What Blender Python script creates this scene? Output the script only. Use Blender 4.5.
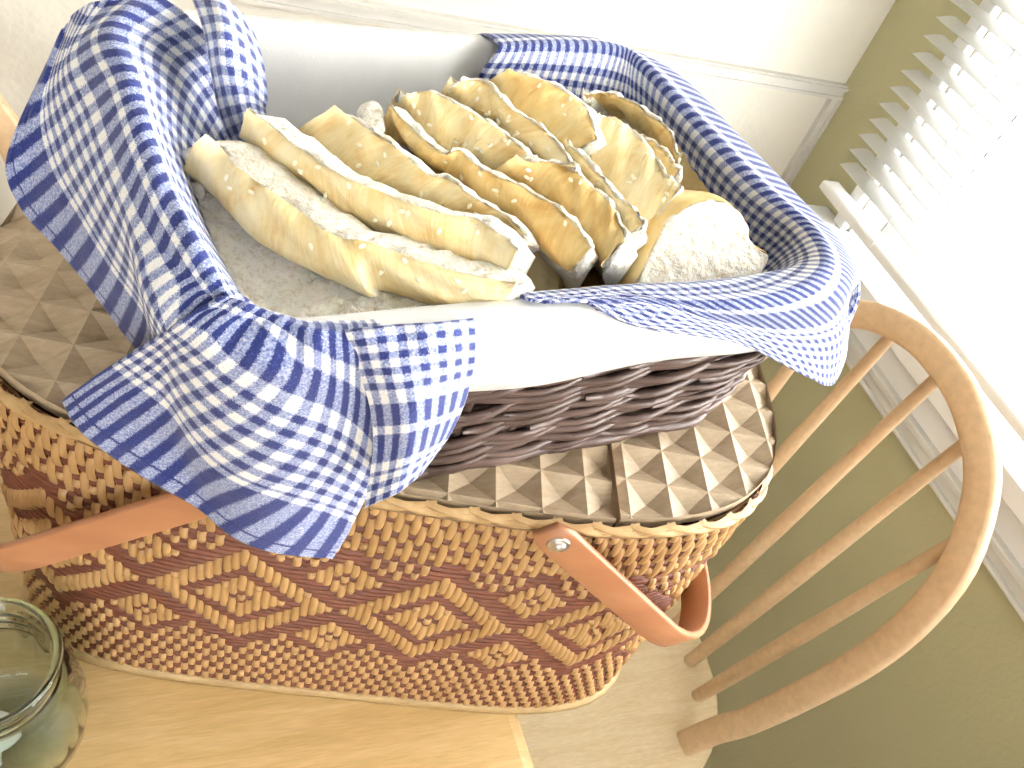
import bpy, bmesh, math, random
from mathutils import Vector, Matrix, noise
random.seed(7)
S = bpy.context.scene
for o in list(bpy.data.objects): bpy.data.objects.remove(o)
COL = S.collection

# ------------------------------------------------------------------ camera
FPX, CX, CY, CAMH = 830.0, 512.0, 384.0, 0.60
# rows: world X, Y, Z expressed in camera axes (x right, y down, z forward)
RM = ((0.92560516, -0.00206649, 0.37848489),
      (-0.25391781, -0.74495457, 0.61690229),
      (0.28067922, -0.66711199, -0.69005852))
cam_d = bpy.data.cameras.new('camera'); cam = bpy.data.objects.new('camera', cam_d); COL.objects.link(cam)
cam_d.sensor_width = 36.0; cam_d.lens = 36.0 * FPX / 1024.0; cam_d.clip_start = 0.01
cam.matrix_world = Matrix(((RM[0][0], -RM[0][1], -RM[0][2], 0), (RM[1][0], -RM[1][1], -RM[1][2], 0),
                           (RM[2][0], -RM[2][1], -RM[2][2], CAMH), (0, 0, 0, 1)))
S.camera = cam
CP = Vector((0, 0, CAMH))
# ------------------------------------------------------------------ light
SKY = 10.0
w = bpy.data.worlds.new('sky'); S.world = w; w.use_nodes = True
bg = w.node_tree.nodes['Background']; bg.inputs[0].default_value = (1.0, 0.99, 0.965, 1); bg.inputs[1].default_value = SKY
S.view_settings.view_transform = 'Standard'; S.view_settings.look = 'None'
S.view_settings.exposure = -0.15; S.view_settings.gamma = 1.0; S.view_settings.use_curve_mapping = False

def area_light(name, loc, rot, sx, sy, power, col=(1, 1, 1)):
    d = bpy.data.lights.new(name, 'AREA'); d.shape = 'RECTANGLE'; d.size = sx; d.size_y = sy; d.energy = power; d.color = col
    o = bpy.data.objects.new(name, d); COL.objects.link(o); o.location = loc; o.rotation_euler = rot
    return o
# daylight just outside the window opening (facing into the room)
area_light('window_daylight', (1.04, 0.05, 0.62), (0, math.radians(90), 0), 1.1, 1.35, 30, (1.0, 0.99, 0.965))

# ------------------------------------------------------------------ helpers
def ray(x, y):
    c = ((x - CX) / FPX, (y - CY) / FPX, 1.0)
    return Vector([sum(RM[i][j] * c[j] for j in range(3)) for i in range(3)])
def pl(x, y, z):
    d = ray(x, y); return CP + d * ((z - CAMH) / d.z)
def proj(p):
    q = Vector(p) - CP
    c = [sum(RM[i][j] * q[i] for i in range(3)) for j in range(3)]
    return CX + FPX * c[0] / c[2], CY + FPX * c[1] / c[2]
def tag(o, label=None, cat=None, group=None, kind=None):
    if label: o['label'] = label
    if cat: o['category'] = cat
    if group: o['group'] = group
    if kind: o['kind'] = kind
    return o
def empty(name, loc, label, cat, group=None):
    o = bpy.data.objects.new(name, None); COL.objects.link(o); o.location = loc; o.empty_display_size = .02
    return tag(o, label, cat, group)
def wloc(o):
    v = Vector((0, 0, 0))
    while o is not None: v += Vector(o.location); o = o.parent
    return v
def mesh(name, vs, fs, uvs=None, uv2=None, smooth=True):
    me = bpy.data.meshes.new(name); me.from_pydata([tuple(v) for v in vs], [], fs)
    if uvs is not None:
        l = me.uv_layers.new(name='UVMap')
        for lp in me.loops: l.data[lp.index].uv = uvs[lp.vertex_index]
    me.polygons.foreach_set('use_smooth', [smooth] * len(me.polygons)); me.update()
    return me
def obj(name, vs, fs, mat, parent=None, smooth=True, uvs=None, kind=None, label=None, recalc=False):
    off = wloc(parent) if parent else Vector((0, 0, 0))
    me = mesh(name, [Vector(v) - off for v in vs], fs, uvs, smooth=smooth)
    if recalc:
        b = bmesh.new(); b.from_mesh(me); bmesh.ops.recalc_face_normals(b, faces=b.faces); b.to_mesh(me); b.free()
    for m in (mat if isinstance(mat, (list, tuple)) else [mat]): me.materials.append(m)
    o = bpy.data.objects.new(name, me); COL.objects.link(o)
    if parent: o.parent = parent
    if kind: o['kind'] = kind
    if label: o['label'] = label
    return o
def grid_faces(nu, nv, closed_u=False, closed_v=False, off=0):
    fs = []
    for i in range(nu if closed_u else nu - 1):
        for j in range(nv if closed_v else nv - 1):
            a = i * nv + j; b = ((i + 1) % nu) * nv + j; c = ((i + 1) % nu) * nv + (j + 1) % nv; d = i * nv + (j + 1) % nv
            fs.append((off + a, off + b, off + c, off + d))
    return fs
def box(x0, x1, y0, y1, z0, z1):
    v = [(x, y, z) for x in (x0, x1) for y in (y0, y1) for z in (z0, z1)]
    f = [(0, 1, 3, 2), (4, 6, 7, 5), (0, 4, 5, 1), (2, 3, 7, 6), (0, 2, 6, 4), (1, 5, 7, 3)]
    return v, f
def boxes(lst):
    V, F = [], []
    for b in lst:
        v, f = box(*b); o = len(V); V += v; F += [tuple(i + o for i in q) for q in f]
    return V, F
def bevel(o, w=.003, seg=2):
    m = o.modifiers.new('bevel', 'BEVEL'); m.width = w; m.segments = seg; m.limit_method = 'ANGLE'; return o
def tube(pts, rad, n=10, up=None, ell=1.0, cap=True):
    # sweep along pts; rad float or list; ell = width ratio along 'up' axis
    P = [Vector(p) for p in pts]; V = []; m = len(P)
    prev = None
    for i, p in enumerate(P):
        t = (P[min(i + 1, m - 1)] - P[max(i - 1, 0)]).normalized()
        if up is not None: a = Vector(up) - t * t.dot(Vector(up))
        elif prev is None: a = t.orthogonal()
        else: a = prev - t * t.dot(prev)
        a.normalize(); prev = a; b = t.cross(a)
        r = rad[i] if isinstance(rad, (list, tuple)) else rad
        for k in range(n):
            th = 2 * math.pi * k / n
            V.append(p + a * (math.cos(th) * r * ell) + b * (math.sin(th) * r))
    F = grid_faces(m, n, closed_v=True)
    if cap: F += [tuple(range(n - 1, -1, -1)), tuple((m - 1) * n + k for k in range(n))]
    return V, F
def catmull(pts, n):
    # resample polyline (tuples of any length) to n points, smooth
    m = len(pts); out = []
    for k in range(n):
        t = k * (m - 1) / (n - 1); i = min(int(t), m - 2); f = t - i
        p0 = pts[max(i - 1, 0)]; p1 = pts[i]; p2 = pts[i + 1]; p3 = pts[min(i + 2, m - 1)]
        out.append(tuple(.5 * (2 * b + (c - a) * f + (2 * a - 5 * b + 4 * c - d) * f * f + (3 * b - a - 3 * c + d) * f ** 3) for a, b, c, d in zip(p0, p1, p2, p3)))
    return out
def lathe(prof, c, n=48):
    V = []
    for i in range(n):
        th = 2 * math.pi * i / n
        for r, z in prof: V.append((c[0] + r * math.cos(th), c[1] + r * math.sin(th), c[2] + z))
    return V, grid_faces(n, len(prof), closed_u=True)

# ------------------------------------------------------------------ materials
class NT:
    def __init__(s, name):
        s.m = bpy.data.materials.new(name); s.m.use_nodes = True; s.t = s.m.node_tree
        s.b = s.t.nodes['Principled BSDF']; s.coord = None
    def n(s, ty, **kw):
        nd = s.t.nodes.new(ty)
        for k, v in kw.items():
            if k.startswith('_'): setattr(nd, k[1:], v)
            else: nd.inputs[k.replace('__', ' ')].default_value = v
        return nd
    def l(s, a, b): s.t.links.new(a, b)
    def obj(s, scale=(1, 1, 1), rot=(0, 0, 0), kind='Object'):
        tc = s.n('ShaderNodeTexCoord'); mp = s.n('ShaderNodeMapping'); s.l(tc.outputs[kind], mp.inputs[0])
        mp.inputs['Scale'].default_value = scale; mp.inputs['Rotation'].default_value = rot
        return mp.outputs[0]
    def noise(s, vec, scale, detail=3, rough=.55, dist=0):
        nd = s.n('ShaderNodeTexNoise', Scale=scale, Detail=detail, Roughness=rough, Distortion=dist); s.l(vec, nd.inputs['Vector']); return nd.outputs['Fac']
    def ramp(s, fac, stops, interp='LINEAR'):
        r = s.n('ShaderNodeValToRGB'); r.color_ramp.interpolation = interp; e = r.color_ramp.elements
        while len(e) < len(stops): e.new(.5)
        for i, (p, c) in enumerate(stops): e[i].position = p; e[i].color = (*c, 1) if len(c) == 3 else c
        s.l(fac, r.inputs[0]); return r.outputs[0]
    def mix(s, fac, a, b, mode='MIX'):
        m = s.n('ShaderNodeMix', _data_type='RGBA', _blend_type=mode)
        for sock, v in ((m.inputs[0], fac), (m.inputs[6], a), (m.inputs[7], b)):
            if isinstance(v, (int, float)): sock.default_value = v
            elif isinstance(v, tuple): sock.default_value = (*v, 1)
            else: s.l(v, sock)
        return m.outputs[2]
    def math(s, op, a, b=None, c=None):
        m = s.n('ShaderNodeMath', _operation=op)
        for i, v in enumerate((a, b, c)):
            if v is None: continue
            if isinstance(v, (int, float)): m.inputs[i].default_value = v
            else: s.l(v, m.inputs[i])
        return m.outputs[0]
    def bump(s, h, strength=.3, dist=.001):
        b = s.n('ShaderNodeBump', Strength=strength, Distance=dist); s.l(h, b.inputs['Height']); s.l(b.outputs[0], s.b.inputs['Normal'])
    def col(s, v):
        if isinstance(v, tuple): s.b.inputs['Base Color'].default_value = (*v, 1)
        else: s.l(v, s.b.inputs['Base Color'])
    def rough(s, v): s.b.inputs['Roughness'].default_value = v
def noisy(name, c1, c2, scale=20, stretch=(1, 1, 1), rough=.6, bump=.2, bdist=.001, bscale=None, detail=3, kind='Object', spec=None, rot=(0, 0, 0)):
    t = NT(name); v = t.obj(stretch, rot, kind); f = t.noise(v, scale, detail)
    t.col(t.ramp(f, [(.3, c1), (.7, c2)])); t.rough(rough)
    if spec is not None: t.b.inputs['Specular IOR Level'].default_value = spec
    if bump: t.bump(t.noise(v, bscale or scale * 3, 3), bump, bdist)
    return t.m
def plain(name, c, rough=.5, metal=0):
    t = NT(name); t.col(c); t.rough(rough); t.b.inputs['Metallic'].default_value = metal; return t.m

M = {}
M['wall_cream'] = noisy('wall_cream', (.76, .735, .645), (.79, .765, .675), 6, rough=.75, bump=.5, bdist=.004, bscale=45)
M['wall_green'] = noisy('wall_green', (.49, .465, .275), (.52, .49, .29), 8, rough=.7, bump=.35, bdist=.002, bscale=160)
M['wall_plain'] = noisy('wall_plain', (.42, .40, .35), (.46, .43, .38), 5, rough=.8, bump=.1)
M['white_paint'] = noisy('white_paint', (.78, .78, .77), (.84, .84, .83), 12, rough=.4, bump=.05)
M['grey_paint'] = noisy('grey_paint', (.62, .61, .57), (.7, .69, .64), 14, rough=.45, bump=.05)
M['blind'] = noisy('blind', (.82, .82, .80), (.86, .86, .84), 9, rough=.45, bump=0)
M['floor'] = noisy('floor_wood', (.36, .25, .14), (.45, .32, .19), 5, (1, 12, 1), rough=.5)
def wood(name, c1, c2, c3, stretch, rough=.38, scale=7):
    t = NT(name); v = t.obj(stretch); f = t.noise(v, scale, 5, .6, 1.2); g = t.noise(v, scale * 9, 2)
    base = t.ramp(f, [(.28, c1), (.55, c2), (.78, c3)]); fine = t.ramp(g, [(.3, (.86, .86, .86)), (.7, (1, 1, 1))])
    t.col(t.mix(1.0, base, fine, 'MULTIPLY')); t.rough(rough); t.bump(g, .08, .0006); return t.m
M['table'] = wood('table_wood', (.60, .40, .165), (.68, .47, .215), (.74, .54, .275), (1.2, 14, 6))
M['seat'] = wood('seat_wood', (.70, .53, .30), (.77, .62, .39), (.81, .68, .46), (1.5, 12, 6))
M['chair'] = wood('chair_wood', (.70, .48, .27), (.73, .52, .305), (.76, .56, .345), (2, 2, 2))
M['lid'] = wood('lid_board', (.40, .295, .18), (.50, .38, .25), (.57, .45, .31), (3, 10, 6), .5)
M['base_board'] = wood('base_board', (.42, .275, .12), (.52, .36, .17), (.60, .43, .22), (4, 4, 20), .5)
M['reed'] = noisy('tan_reed', (.40, .225, .085), (.54, .325, .14), 40, (1, 1, .3), rough=.42, bump=.15, bscale=200)
M['weft'] = noisy('red_brown_reed', (.13, .033, .016), (.21, .062, .028), 60, (1, 1, 4), rough=.5, bump=.3, bscale=300)
M['basket_dark'] = plain('reed_backing', (.15, .04, .018), .7)  # dark red backing wall behind the weave
M['braid'] = noisy('braid_splint', (.40, .235, .09), (.56, .37, .17), 90, (1, 1, 1), rough=.45, bump=.2, bscale=300)
M['rim'] = noisy('rim_reed', (.20, .11, .045), (.30, .17, .07), 60, rough=.5)
M['handle'] = noisy('handle_wood', (.40, .165, .075), (.52, .24, .12), 14, (1, 1, 3), rough=.36, bump=.1)
M['metal'] = plain('rivet_metal', (.55, .5, .45), .35, .9)
M['willow'] = noisy('dark_willow', (.055, .030, .024), (.16, .105, .088), 18, (1, 1, 1), rough=.3, bump=.3, bscale=120)
M['willow_dark'] = plain('willow_backing', (.035, .02, .015), .8)  # dark brown backing wall that closes the gaps between rods
M['linen'] = noisy('white_linen', (.74, .74, .73), (.82, .82, .81), 30, rough=.85, bump=.35, bdist=.0006, bscale=900)
M['candle'] = plain('candle_wax', (.85, .82, .76), .5)
def glass():
    t = NT('green_glass'); t.col((.76, .87, .83)); t.rough(.02); t.b.inputs['Transmission Weight'].default_value = 1; t.b.inputs['IOR'].default_value = 1.47; return t.m
M['glass'] = glass()
def pane():
    t = NT('window_glass'); t.col((1, 1, 1)); t.rough(0.0); t.b.inputs['Transmission Weight'].default_value = 1; t.b.inputs['IOR'].default_value = 1.02; return t.m
M['pane'] = pane()
def crumb():
    t = NT('bread_crumb'); v = t.obj(); n1 = t.noise(v, 260, 4, .6); n2 = t.noise(v, 40, 3)
    c = t.ramp(n2, [(.3, (.88, .835, .73)), (.7, (.92, .89, .81))]); pore = t.ramp(t.noise(v, 420, 3, .7), [(.36, (.72, .62, .44)), (.50, (1, 1, 1))])
    t.col(t.mix(.55, c, t.mix(1.0, c, pore, 'MULTIPLY'))); t.rough(.9)
    t.b.inputs['Subsurface Weight'].default_value = .15; t.b.inputs['Subsurface Radius'].default_value = (.006, .004, .002); t.b.inputs['Subsurface Scale'].default_value = .5
    t.bump(n1, 1.0, .003); return t.m
M['crumb'] = crumb()
def crust(name, c1, c2, c3):
    t = NT(name); v = t.obj(); a = t.noise(v, 34, 4, .6, .8); st = t.noise(t.obj((420, 45, 1), kind='UV'), 1.0, 4, .6, .6)
    fac = t.math('ADD', t.math('MULTIPLY', a, .72), t.math('MULTIPLY', st, .28))
    c = t.ramp(fac, [(.34, c1), (.52, c2), (.66, c3)])
    t.col(c); t.rough(.45); t.bump(st, .5, .0016); return t.m
M['crust'] = crust('pale_crust', (.86, .76, .50), (.80, .64, .33), (.72, .47, .17))
M['crust_gold'] = crust('golden_crust', (.82, .66, .34), (.74, .52, .20), (.64, .36, .10))
M['crust_brown'] = crust('brown_crust', (.58, .36, .12), (.50, .27, .075), (.40, .18, .045))
M['sesame'] = plain('sesame', (.92, .85, .64), .5)
def towel():
    t = NT('gingham_towel'); tc = t.n('ShaderNodeUVMap'); sp = t.n('ShaderNodeSeparateXYZ')
    nz = t.n('ShaderNodeTexNoise', Scale=2600.0, Detail=1.0); ob = t.obj(); t.l(ob, nz.inputs['Vector'])
    off = t.math('MULTIPLY', t.math('SUBTRACT', nz.outputs['Fac'], .5), .0034)
    t.l(tc.outputs[0], sp.inputs[0])
    p = t.math('ADD', sp.outputs[0], off); q = t.math('ADD', sp.outputs[1], off)
    PITCH = .0096
    wv = t.math('GREATER_THAN', t.math('FRACT', t.math('DIVIDE', p, PITCH)), .5)
    ck = t.math('GREATER_THAN', t.math('FRACT', t.math('DIVIDE', q, PITCH)), .5)
    # zones across the cloth (0..0.30 m): 0 = solid blue weft, 1 = check, 2 = white line
    hem = t.math('MULTIPLY', t.math('GREATER_THAN', q, .0085), t.math('LESS_THAN', q, .0100))
    z = t.ramp(t.math('DIVIDE', q, .30), [(0, (0, 0, 0)), (.150, (1, 1, 1)), (.167, (.5, .5, .5)), (.350, (1, 1, 1)), (.367, (0, 0, 0)), (.417, (1, 1, 1)), (.437, (0, 0, 0)), (.500, (1, 1, 1)), (.517, (.5, .5, .5))], 'CONSTANT')
    iscz = t.math('MULTIPLY', t.math('GREATER_THAN', z, .25), t.math('LESS_THAN', z, .75))
    isw = t.math('GREATER_THAN', z, .75)
    fw = t.math('MAXIMUM', t.math('MULTIPLY', iscz, ck), isw)
    tot = t.math('MULTIPLY', t.math('ADD', wv, fw), .5)
    th = t.n('ShaderNodeTexNoise', Scale=1100.0, Detail=1.5); t.l(ob, th.inputs['Vector'])
    tot = t.math('ADD', tot, t.math('MULTIPLY', t.math('SUBTRACT', th.outputs['Fac'], .5), .85))
    tot = t.math('SUBTRACT', tot, t.math('MULTIPLY', hem, .5))
    t.col(t.ramp(tot, [(0.0, (.018, .030, .17)), (.22, (.040, .070, .30)), (.5, (.29, .34, .56)), (.78, (.66, .67, .72)), (1.0, (.86, .86, .84))])); t.rough(.9)
    t.b.inputs['Sheen Weight'].default_value = .15
    t.bump(th.outputs['Fac'], .5, .0008); return t.m
M['towel'] = towel()

# ------------------------------------------------------------------ the setting
XW, YW = .85, .888           # window wall (green) and back wall (cream)
X0, Y0, ZF, ZC = -2.2, -2.2, -.74, 1.75
WT = .16
def struct(name, vs, fs, mat, **kw):
    o = obj(name, vs, fs, mat, smooth=False, **kw); o['kind'] = 'structure'; return o
struct('floor', *box(X0 - WT, XW + WT, Y0 - WT, YW + WT, ZF - .1, ZF), M['floor'])
struct('ceiling', *box(X0 - WT, XW + WT, Y0 - WT, YW + WT, ZC, ZC + .1), M['white_paint'])
struct('wall_back', *box(X0 - WT, XW + WT, YW, YW + WT, ZF, ZC), M['wall_cream'])
struct('wall_left', *box(X0 - WT, X0, Y0, YW, ZF, ZC), M['wall_plain'])
# window wall with opening
OY0, OY1, OZ0, OZ1 = -.62, .735, .085, 1.16
struct('wall_right', *boxes([(XW, XW + WT, Y0 - WT, YW, ZF, OZ0), (XW, XW + WT, Y0 - WT, YW, OZ1, ZC), (XW, XW + WT, OY1, YW, OZ0, OZ1), (XW, XW + WT, Y0 - WT, OY0, OZ0, OZ1)]), M['wall_green'])
# wall behind the camera, with an added window opening for frontal fill light
RX0, RX1, RZ0, RZ1 = -1.35, .45, .25, 1.55
struct('wall_front', *boxes([(X0 - WT, XW, Y0 - WT, Y0, ZF, RZ0), (X0 - WT, XW, Y0 - WT, Y0, RZ1, ZC), (X0 - WT, RX0, Y0 - WT, Y0, RZ0, RZ1), (RX1, XW, Y0 - WT, Y0, RZ0, RZ1)]), M['wall_plain'])
# trims on the back wall: chair rail and corner strip
RZ = pl(835, 95, .2)
rail_z = (CP + ray(700, 66) * (YW / ray(700, 66).y)).z
struct('trim_1', *boxes([(X0, XW, YW - .009, YW, rail_z - .010, rail_z + .010), (X0, XW, YW - .013, YW, rail_z + .004, rail_z + .008), (X0, XW, YW - .012, YW, rail_z - .009, rail_z - .005)]), M['grey_paint'])
struct('trim_2', *boxes([(XW - .014, XW, YW - .009, YW, ZF, rail_z - .010), (XW - .005, XW, YW - .013, YW - .009, ZF, rail_z - .010)]), M['grey_paint'])
# window
WIN = empty('window_1', (XW, (OY0 + OY1) / 2, OZ0), 'white framed window with bright daylight above a wide sill', 'window'); WIN['kind'] = 'structure'; del WIN['category']
fw = .045
bevel(obj('window_frame', *boxes([(XW + .05, XW + .10, OY0 + .004, OY0 + fw, OZ0 + fw, OZ1 - fw), (XW + .05, XW + .10, OY1 - fw, OY1 - .004, OZ0 + fw, OZ1 - fw), (XW + .05, XW + .10, OY0 + .004, OY1 - .004, OZ0 + .004, OZ0 + fw), (XW + .05, XW + .10, OY0 + .004, OY1 - .004, OZ1 - fw, OZ1 - .004)]), M['white_paint'], WIN, smooth=False))
obj('pane', *box(XW + .072, XW + .076, OY0 + fw, OY1 - fw, OZ0 + fw, OZ1 - fw), M['pane'], WIN, smooth=False)
cas = .022
obj('jamb', *boxes([(XW, XW + WT, OY1 - .004, OY1, OZ0, OZ1), (XW, XW + WT, OY0, OY0 + .004, OZ0, OZ1), (XW, XW + WT, OY0, OY1, OZ1 - .004, OZ1), (XW + .061, XW + WT, OY0 + .004, OY1 - .004, OZ0, OZ0 + .004)]), M['white_paint'], WIN, smooth=False)
bevel(obj('casing', *boxes([(XW - .014, XW, OY1, OY1 + cas, OZ0 + .0035, OZ1 + cas), (XW - .014, XW, OY0 - cas, OY0, OZ0 + .0035, OZ1 + cas), (XW - .014, XW, OY0, OY1, OZ1, OZ1 + cas)]), M['white_paint'], WIN, smooth=False))
bevel(obj('window_sill', *boxes([(XW - .045, XW - .0005, OY0 - .07, OY1 + .055, OZ0 - .022, OZ0 + .0035), (XW - .0005, XW + .06, OY0 + .004, OY1 - .004, OZ0 + .0005, OZ0 + .0035)]), M['white_paint'], WIN, smooth=False), .006)
bevel(obj('apron', *boxes([(XW - .016, XW, OY0 - .05, OY1 + .04, .012, OZ0 - .022)]), M['white_paint'], WIN, smooth=False))
bevel(obj('apron_molding', *boxes([(XW - .026, XW, OY0 - .05, OY1 + .04, .004, .014), (XW - .019, XW, OY0 - .05, OY1 + .04, -.012, .004), (XW - .024, XW, OY0 - .05, OY1 + .04, -.018, -.012)]), M['grey_paint'], WIN, smooth=False), .002)
W2 = empty('fill_window', ((RX0 + RX1) / 2, Y0, RZ0), 'added unseen white framed window behind the viewer for fill light', 'window'); W2['kind'] = 'structure'; del W2['category']  # unseen window put in and sized to lend soft fill from behind the camera
obj('window_frame', *boxes([(RX0, RX0 + .05, Y0 - .1, Y0 - .05, RZ0, RZ1), (RX1 - .05, RX1, Y0 - .1, Y0 - .05, RZ0, RZ1), (RX0, RX1, Y0 - .1, Y0 - .05, RZ0, RZ0 + .05), (RX0, RX1, Y0 - .1, Y0 - .05, RZ1 - .05, RZ1), (-.48, -.42, Y0 - .1, Y0 - .05, RZ0, RZ1)]), M['white_paint'], W2, smooth=False)

# window blind: slats, bottom rail, head rail
XB = XW - .035
def on_x(px, py, x): d = ray(px, py); return CP + d * (x / d.x)
tip0, tip1 = on_x(847, 161, XB), on_x(961, 0, XB)
BL = empty('window_blind', (XB, (OY0 + OY1) / 2, .1), 'white horizontal slat blind hanging in front of the window', 'blind')
BY0, BY1 = OY0 - .03, (tip0.y + tip1.y) / 2
pitch = (tip1.z - tip0.z) / 10
ns = int((1.16 - tip0.z) / pitch)
tl = math.radians(-10); hw = .0135
sv = []
for i, sx in enumerate((-1, -.5, 0, .5, 1)):
    sv.append((sx * hw * math.cos(tl), -sx * hw * math.sin(tl) + .0012 * (1 - sx * sx)))
V = []
for y in (BY0, BY1):
    for x, z in sv: V.append((x, y, z))
for y in (BY0, BY1):
    for x, z in sv: V.append((x, y, z - .0006))
F = [(i, i + 1, i + 6, i + 5) for i in range(4)] + [(10 + i, 15 + i, 16 + i, 11 + i) for i in range(4)] + [(5 + i, 6 + i, 16 + i, 15 + i) for i in range(4)] + [(i, 10 + i, 11 + i, 1 + i) for i in range(4)]
slat_me = mesh('slat', V, F); slat_me.materials.append(M['blind'])
for i in range(ns):
    o = bpy.data.objects.new('slat', slat_me); COL.objects.link(o); o.parent = BL
    o.location = Vector((XB, 0, tip0.z + i * pitch)) - Vector(BL.location)
rl = on_x(832, 190, XB)
bevel(obj('bottom_rail', *box(XB - .014, XB + .014, BY0, rl.y + .012, rl.z - .006, rl.z + .008), M['blind'], BL, smooth=False), .004, 3)
bevel(obj('head_rail', *box(XB - .02, XW, BY0, BY1, 1.17, 1.21), M['blind'], BL, smooth=False))
for yy in (BY0 + .15, (BY0 + BY1) / 2, BY1 - .12):
    obj('lift_cord', *tube([(XB - .014, yy, rl.z), (XB - .014, yy, 1.18)], .0008, 6), M['blind'], BL)

# ------------------------------------------------------------------ table
e0, e1 = pl(522, 720, 0), pl(540, 768, 0)
ed = Vector((e0.x - e1.x, e0.y - e1.y, 0)).normalized(); ed = Vector((-.06, 1, 0)).normalized(); en = Vector((ed.y, -ed.x, 0))
TB = empty('dining_table', (-.35, .3, ZF), 'light yellow wooden table top under the picnic basket and glass jar', 'table')
def tpt(a, b): return e0 + en * a + ed * b
TL, TWd = .42, 1.15
c4 = [tpt(0, -.55), tpt(0, TL), tpt(-TWd, TL), tpt(-TWd, -.55)]
V = []; F = []
# rounded edge slab
prof = [(-.010, 0), (-.004, -.0012), (0, -.006), (.001, -.014), (-.002, -.022), (-.008, -.025)]
cc = sum(c4, Vector()) / 4
for (dd, z) in prof:
    for i, c in enumerate(c4):
        sa = 1 if i in (0, 1) else -1; sb = -1 if i in (0, 3) else 1
        p = c + en * (sa * dd) + ed * (sb * dd); V.append((p.x, p.y, z))
F = [(k * 4 + i, k * 4 + (i + 1) % 4, (k + 1) * 4 + (i + 1) % 4, (k + 1) * 4 + i) for k in range(5) for i in range(4)] + [(0, 1, 2, 3), (23, 22, 21, 20)]
tt = obj('table_top', V, F, M['table'], TB, smooth=False, recalc=True)
for a, b in ((-.28, -.45), (-.28, TL - .1), (-TWd + .1, -.45), (-TWd + .1, TL - .1)):
    p = tpt(a, b); obj('leg', *tube([(p.x, p.y, ZF), (p.x, p.y, ZF + .4), (p.x, p.y, -.025)], [.02, .026, .03], 16), M['table'], TB)

# ------------------------------------------------------------------ chair
def make_chair(label, loc, rotz, group=None):
    ch = empty('spindle_chair', (0, 0, ZF), label, 'chair', group)
    zs = -.28; xb = .548 - .4; LAT = 0.0
    # local: x toward the back, y lateral, origin under the seat centre; seat z = zs (absolute)
    n = 48; out = []
    for i in range(n):
        th = 2 * math.pi * i / n; c, s = math.cos(th), math.sin(th)
        ex = 2 / 2.7; x = .215 * math.copysign(abs(c) ** ex, c); y = .205 * math.copysign(abs(s) ** ex, s)
        if x < 0: y *= 1.0 + .10 * (-x / .215)
        out.append((x + .012, y))
    V = []; prof = [(.86, -.034), (.97, -.026), (1.0, -.014), (.995, -.004), (.97, 0), (.86, -.001), (.6, -.006), (.3, -.010), (.02, -.011)]
    for k, z in prof:
        for x, y in out: V.append((x * k, y * k, zs + z))
    F = [(a * n + i, a * n + (i + 1) % n, (a + 1) * n + (i + 1) % n, (a + 1) * n + i) for a in range(len(prof) - 1) for i in range(n)]
    F += [tuple(range(n - 1, -1, -1)), tuple((len(prof) - 1) * n + i for i in range(n))]
    obj('seat', V, F, M['seat'], ch, recalc=True)
    kk = .2; ul = math.sqrt(1 + kk * kk)
    def hp(lat, up): return Vector((xb + kk * up / ul, lat, zs + up / ul))
    half = [(-.142, -.02), (-.150, .05), (-.160, .10), (-.168, .18), (-.172, .26), (-.167, .33), (-.147, .40), (-.103, .458), (-.05, .486), (0, .493)]
    full = half + [(-a, b) for a, b in half[-2::-1]]
    pts = [hp(*p) for p in catmull(full, 70)]
    hb = obj('back_hoop', *tube(pts, .0095, 12, up=(1, 0, -kk), ell=1.0), M['chair'], ch)
    # flatten: widen in the plane of the hoop
    off = wloc(ch)
    me = hb.data
    for i, p in enumerate(pts):
        t = (pts[min(i + 1, 69)] - pts[max(i - 1, 0)]).normalized(); nrm = Vector((1, 0, -kk)).normalized(); sd = t.cross(nrm)
        for k in range(12):
            v = me.vertices[i * 12 + k]; d = v.co + off - p; cs, sn = d.dot(nrm) / .0095, d.dot(sd) / .0095; v.co = p - off + nrm * math.copysign(abs(cs) ** .5, cs) * .0082 + sd * math.copysign(abs(sn) ** .5, sn) * .0145
    for bx, by, tlat, tup in ((.186, -.093, -.132, .42), (.195, -.050, -.068, .472), (.199, 0, -.004, .484), (.195, .050, .060, .474), (.186, .093, .127, .424)):
        b = Vector((bx, by, zs - .012)); t = hp(tlat, tup)
        obj('spindle', *tube([b.lerp(t, f) for f in (0, .1, .3, .5, .75, 1)], [.0085, .0085, .0092, .0092, .0075, .0062], 12), M['chair'], ch)
    for x, y in ((.15, .14), (.15, -.14), (-.15, .15), (-.15, -.15)):
        obj('leg', *tube([(x * 1.25, y * 1.2, ZF), (x * 1.1, y * 1.1, -.52), (x, y, zs - .025)], [.012, .018, .014], 12), M['chair'], ch)
    obj('stretcher', *tube([(.165, .155, -.56), (-.165, .165, -.56)], .009, 10), M['chair'], ch)
    obj('stretcher', *tube([(.165, -.155, -.56), (-.165, -.165, -.56)], .009, 10), M['chair'], ch)
    obj('stretcher', *tube([(0, -.16, -.56), (0, .16, -.56)], .009, 10), M['chair'], ch)
    ch.location = (loc[0], loc[1], ZF); ch.rotation_euler = (0, 0, rotz)
    return ch
make_chair('light wooden hoop back spindle chair beside the picnic basket under the window', (.40, .375), 0)
hl = ray(20, 130); hl = CP + hl * (.74 / hl.y)
make_chair('light wooden hoop back chair behind the picnic basket at the left edge', (hl.x - .16, .52), math.radians(90))

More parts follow.
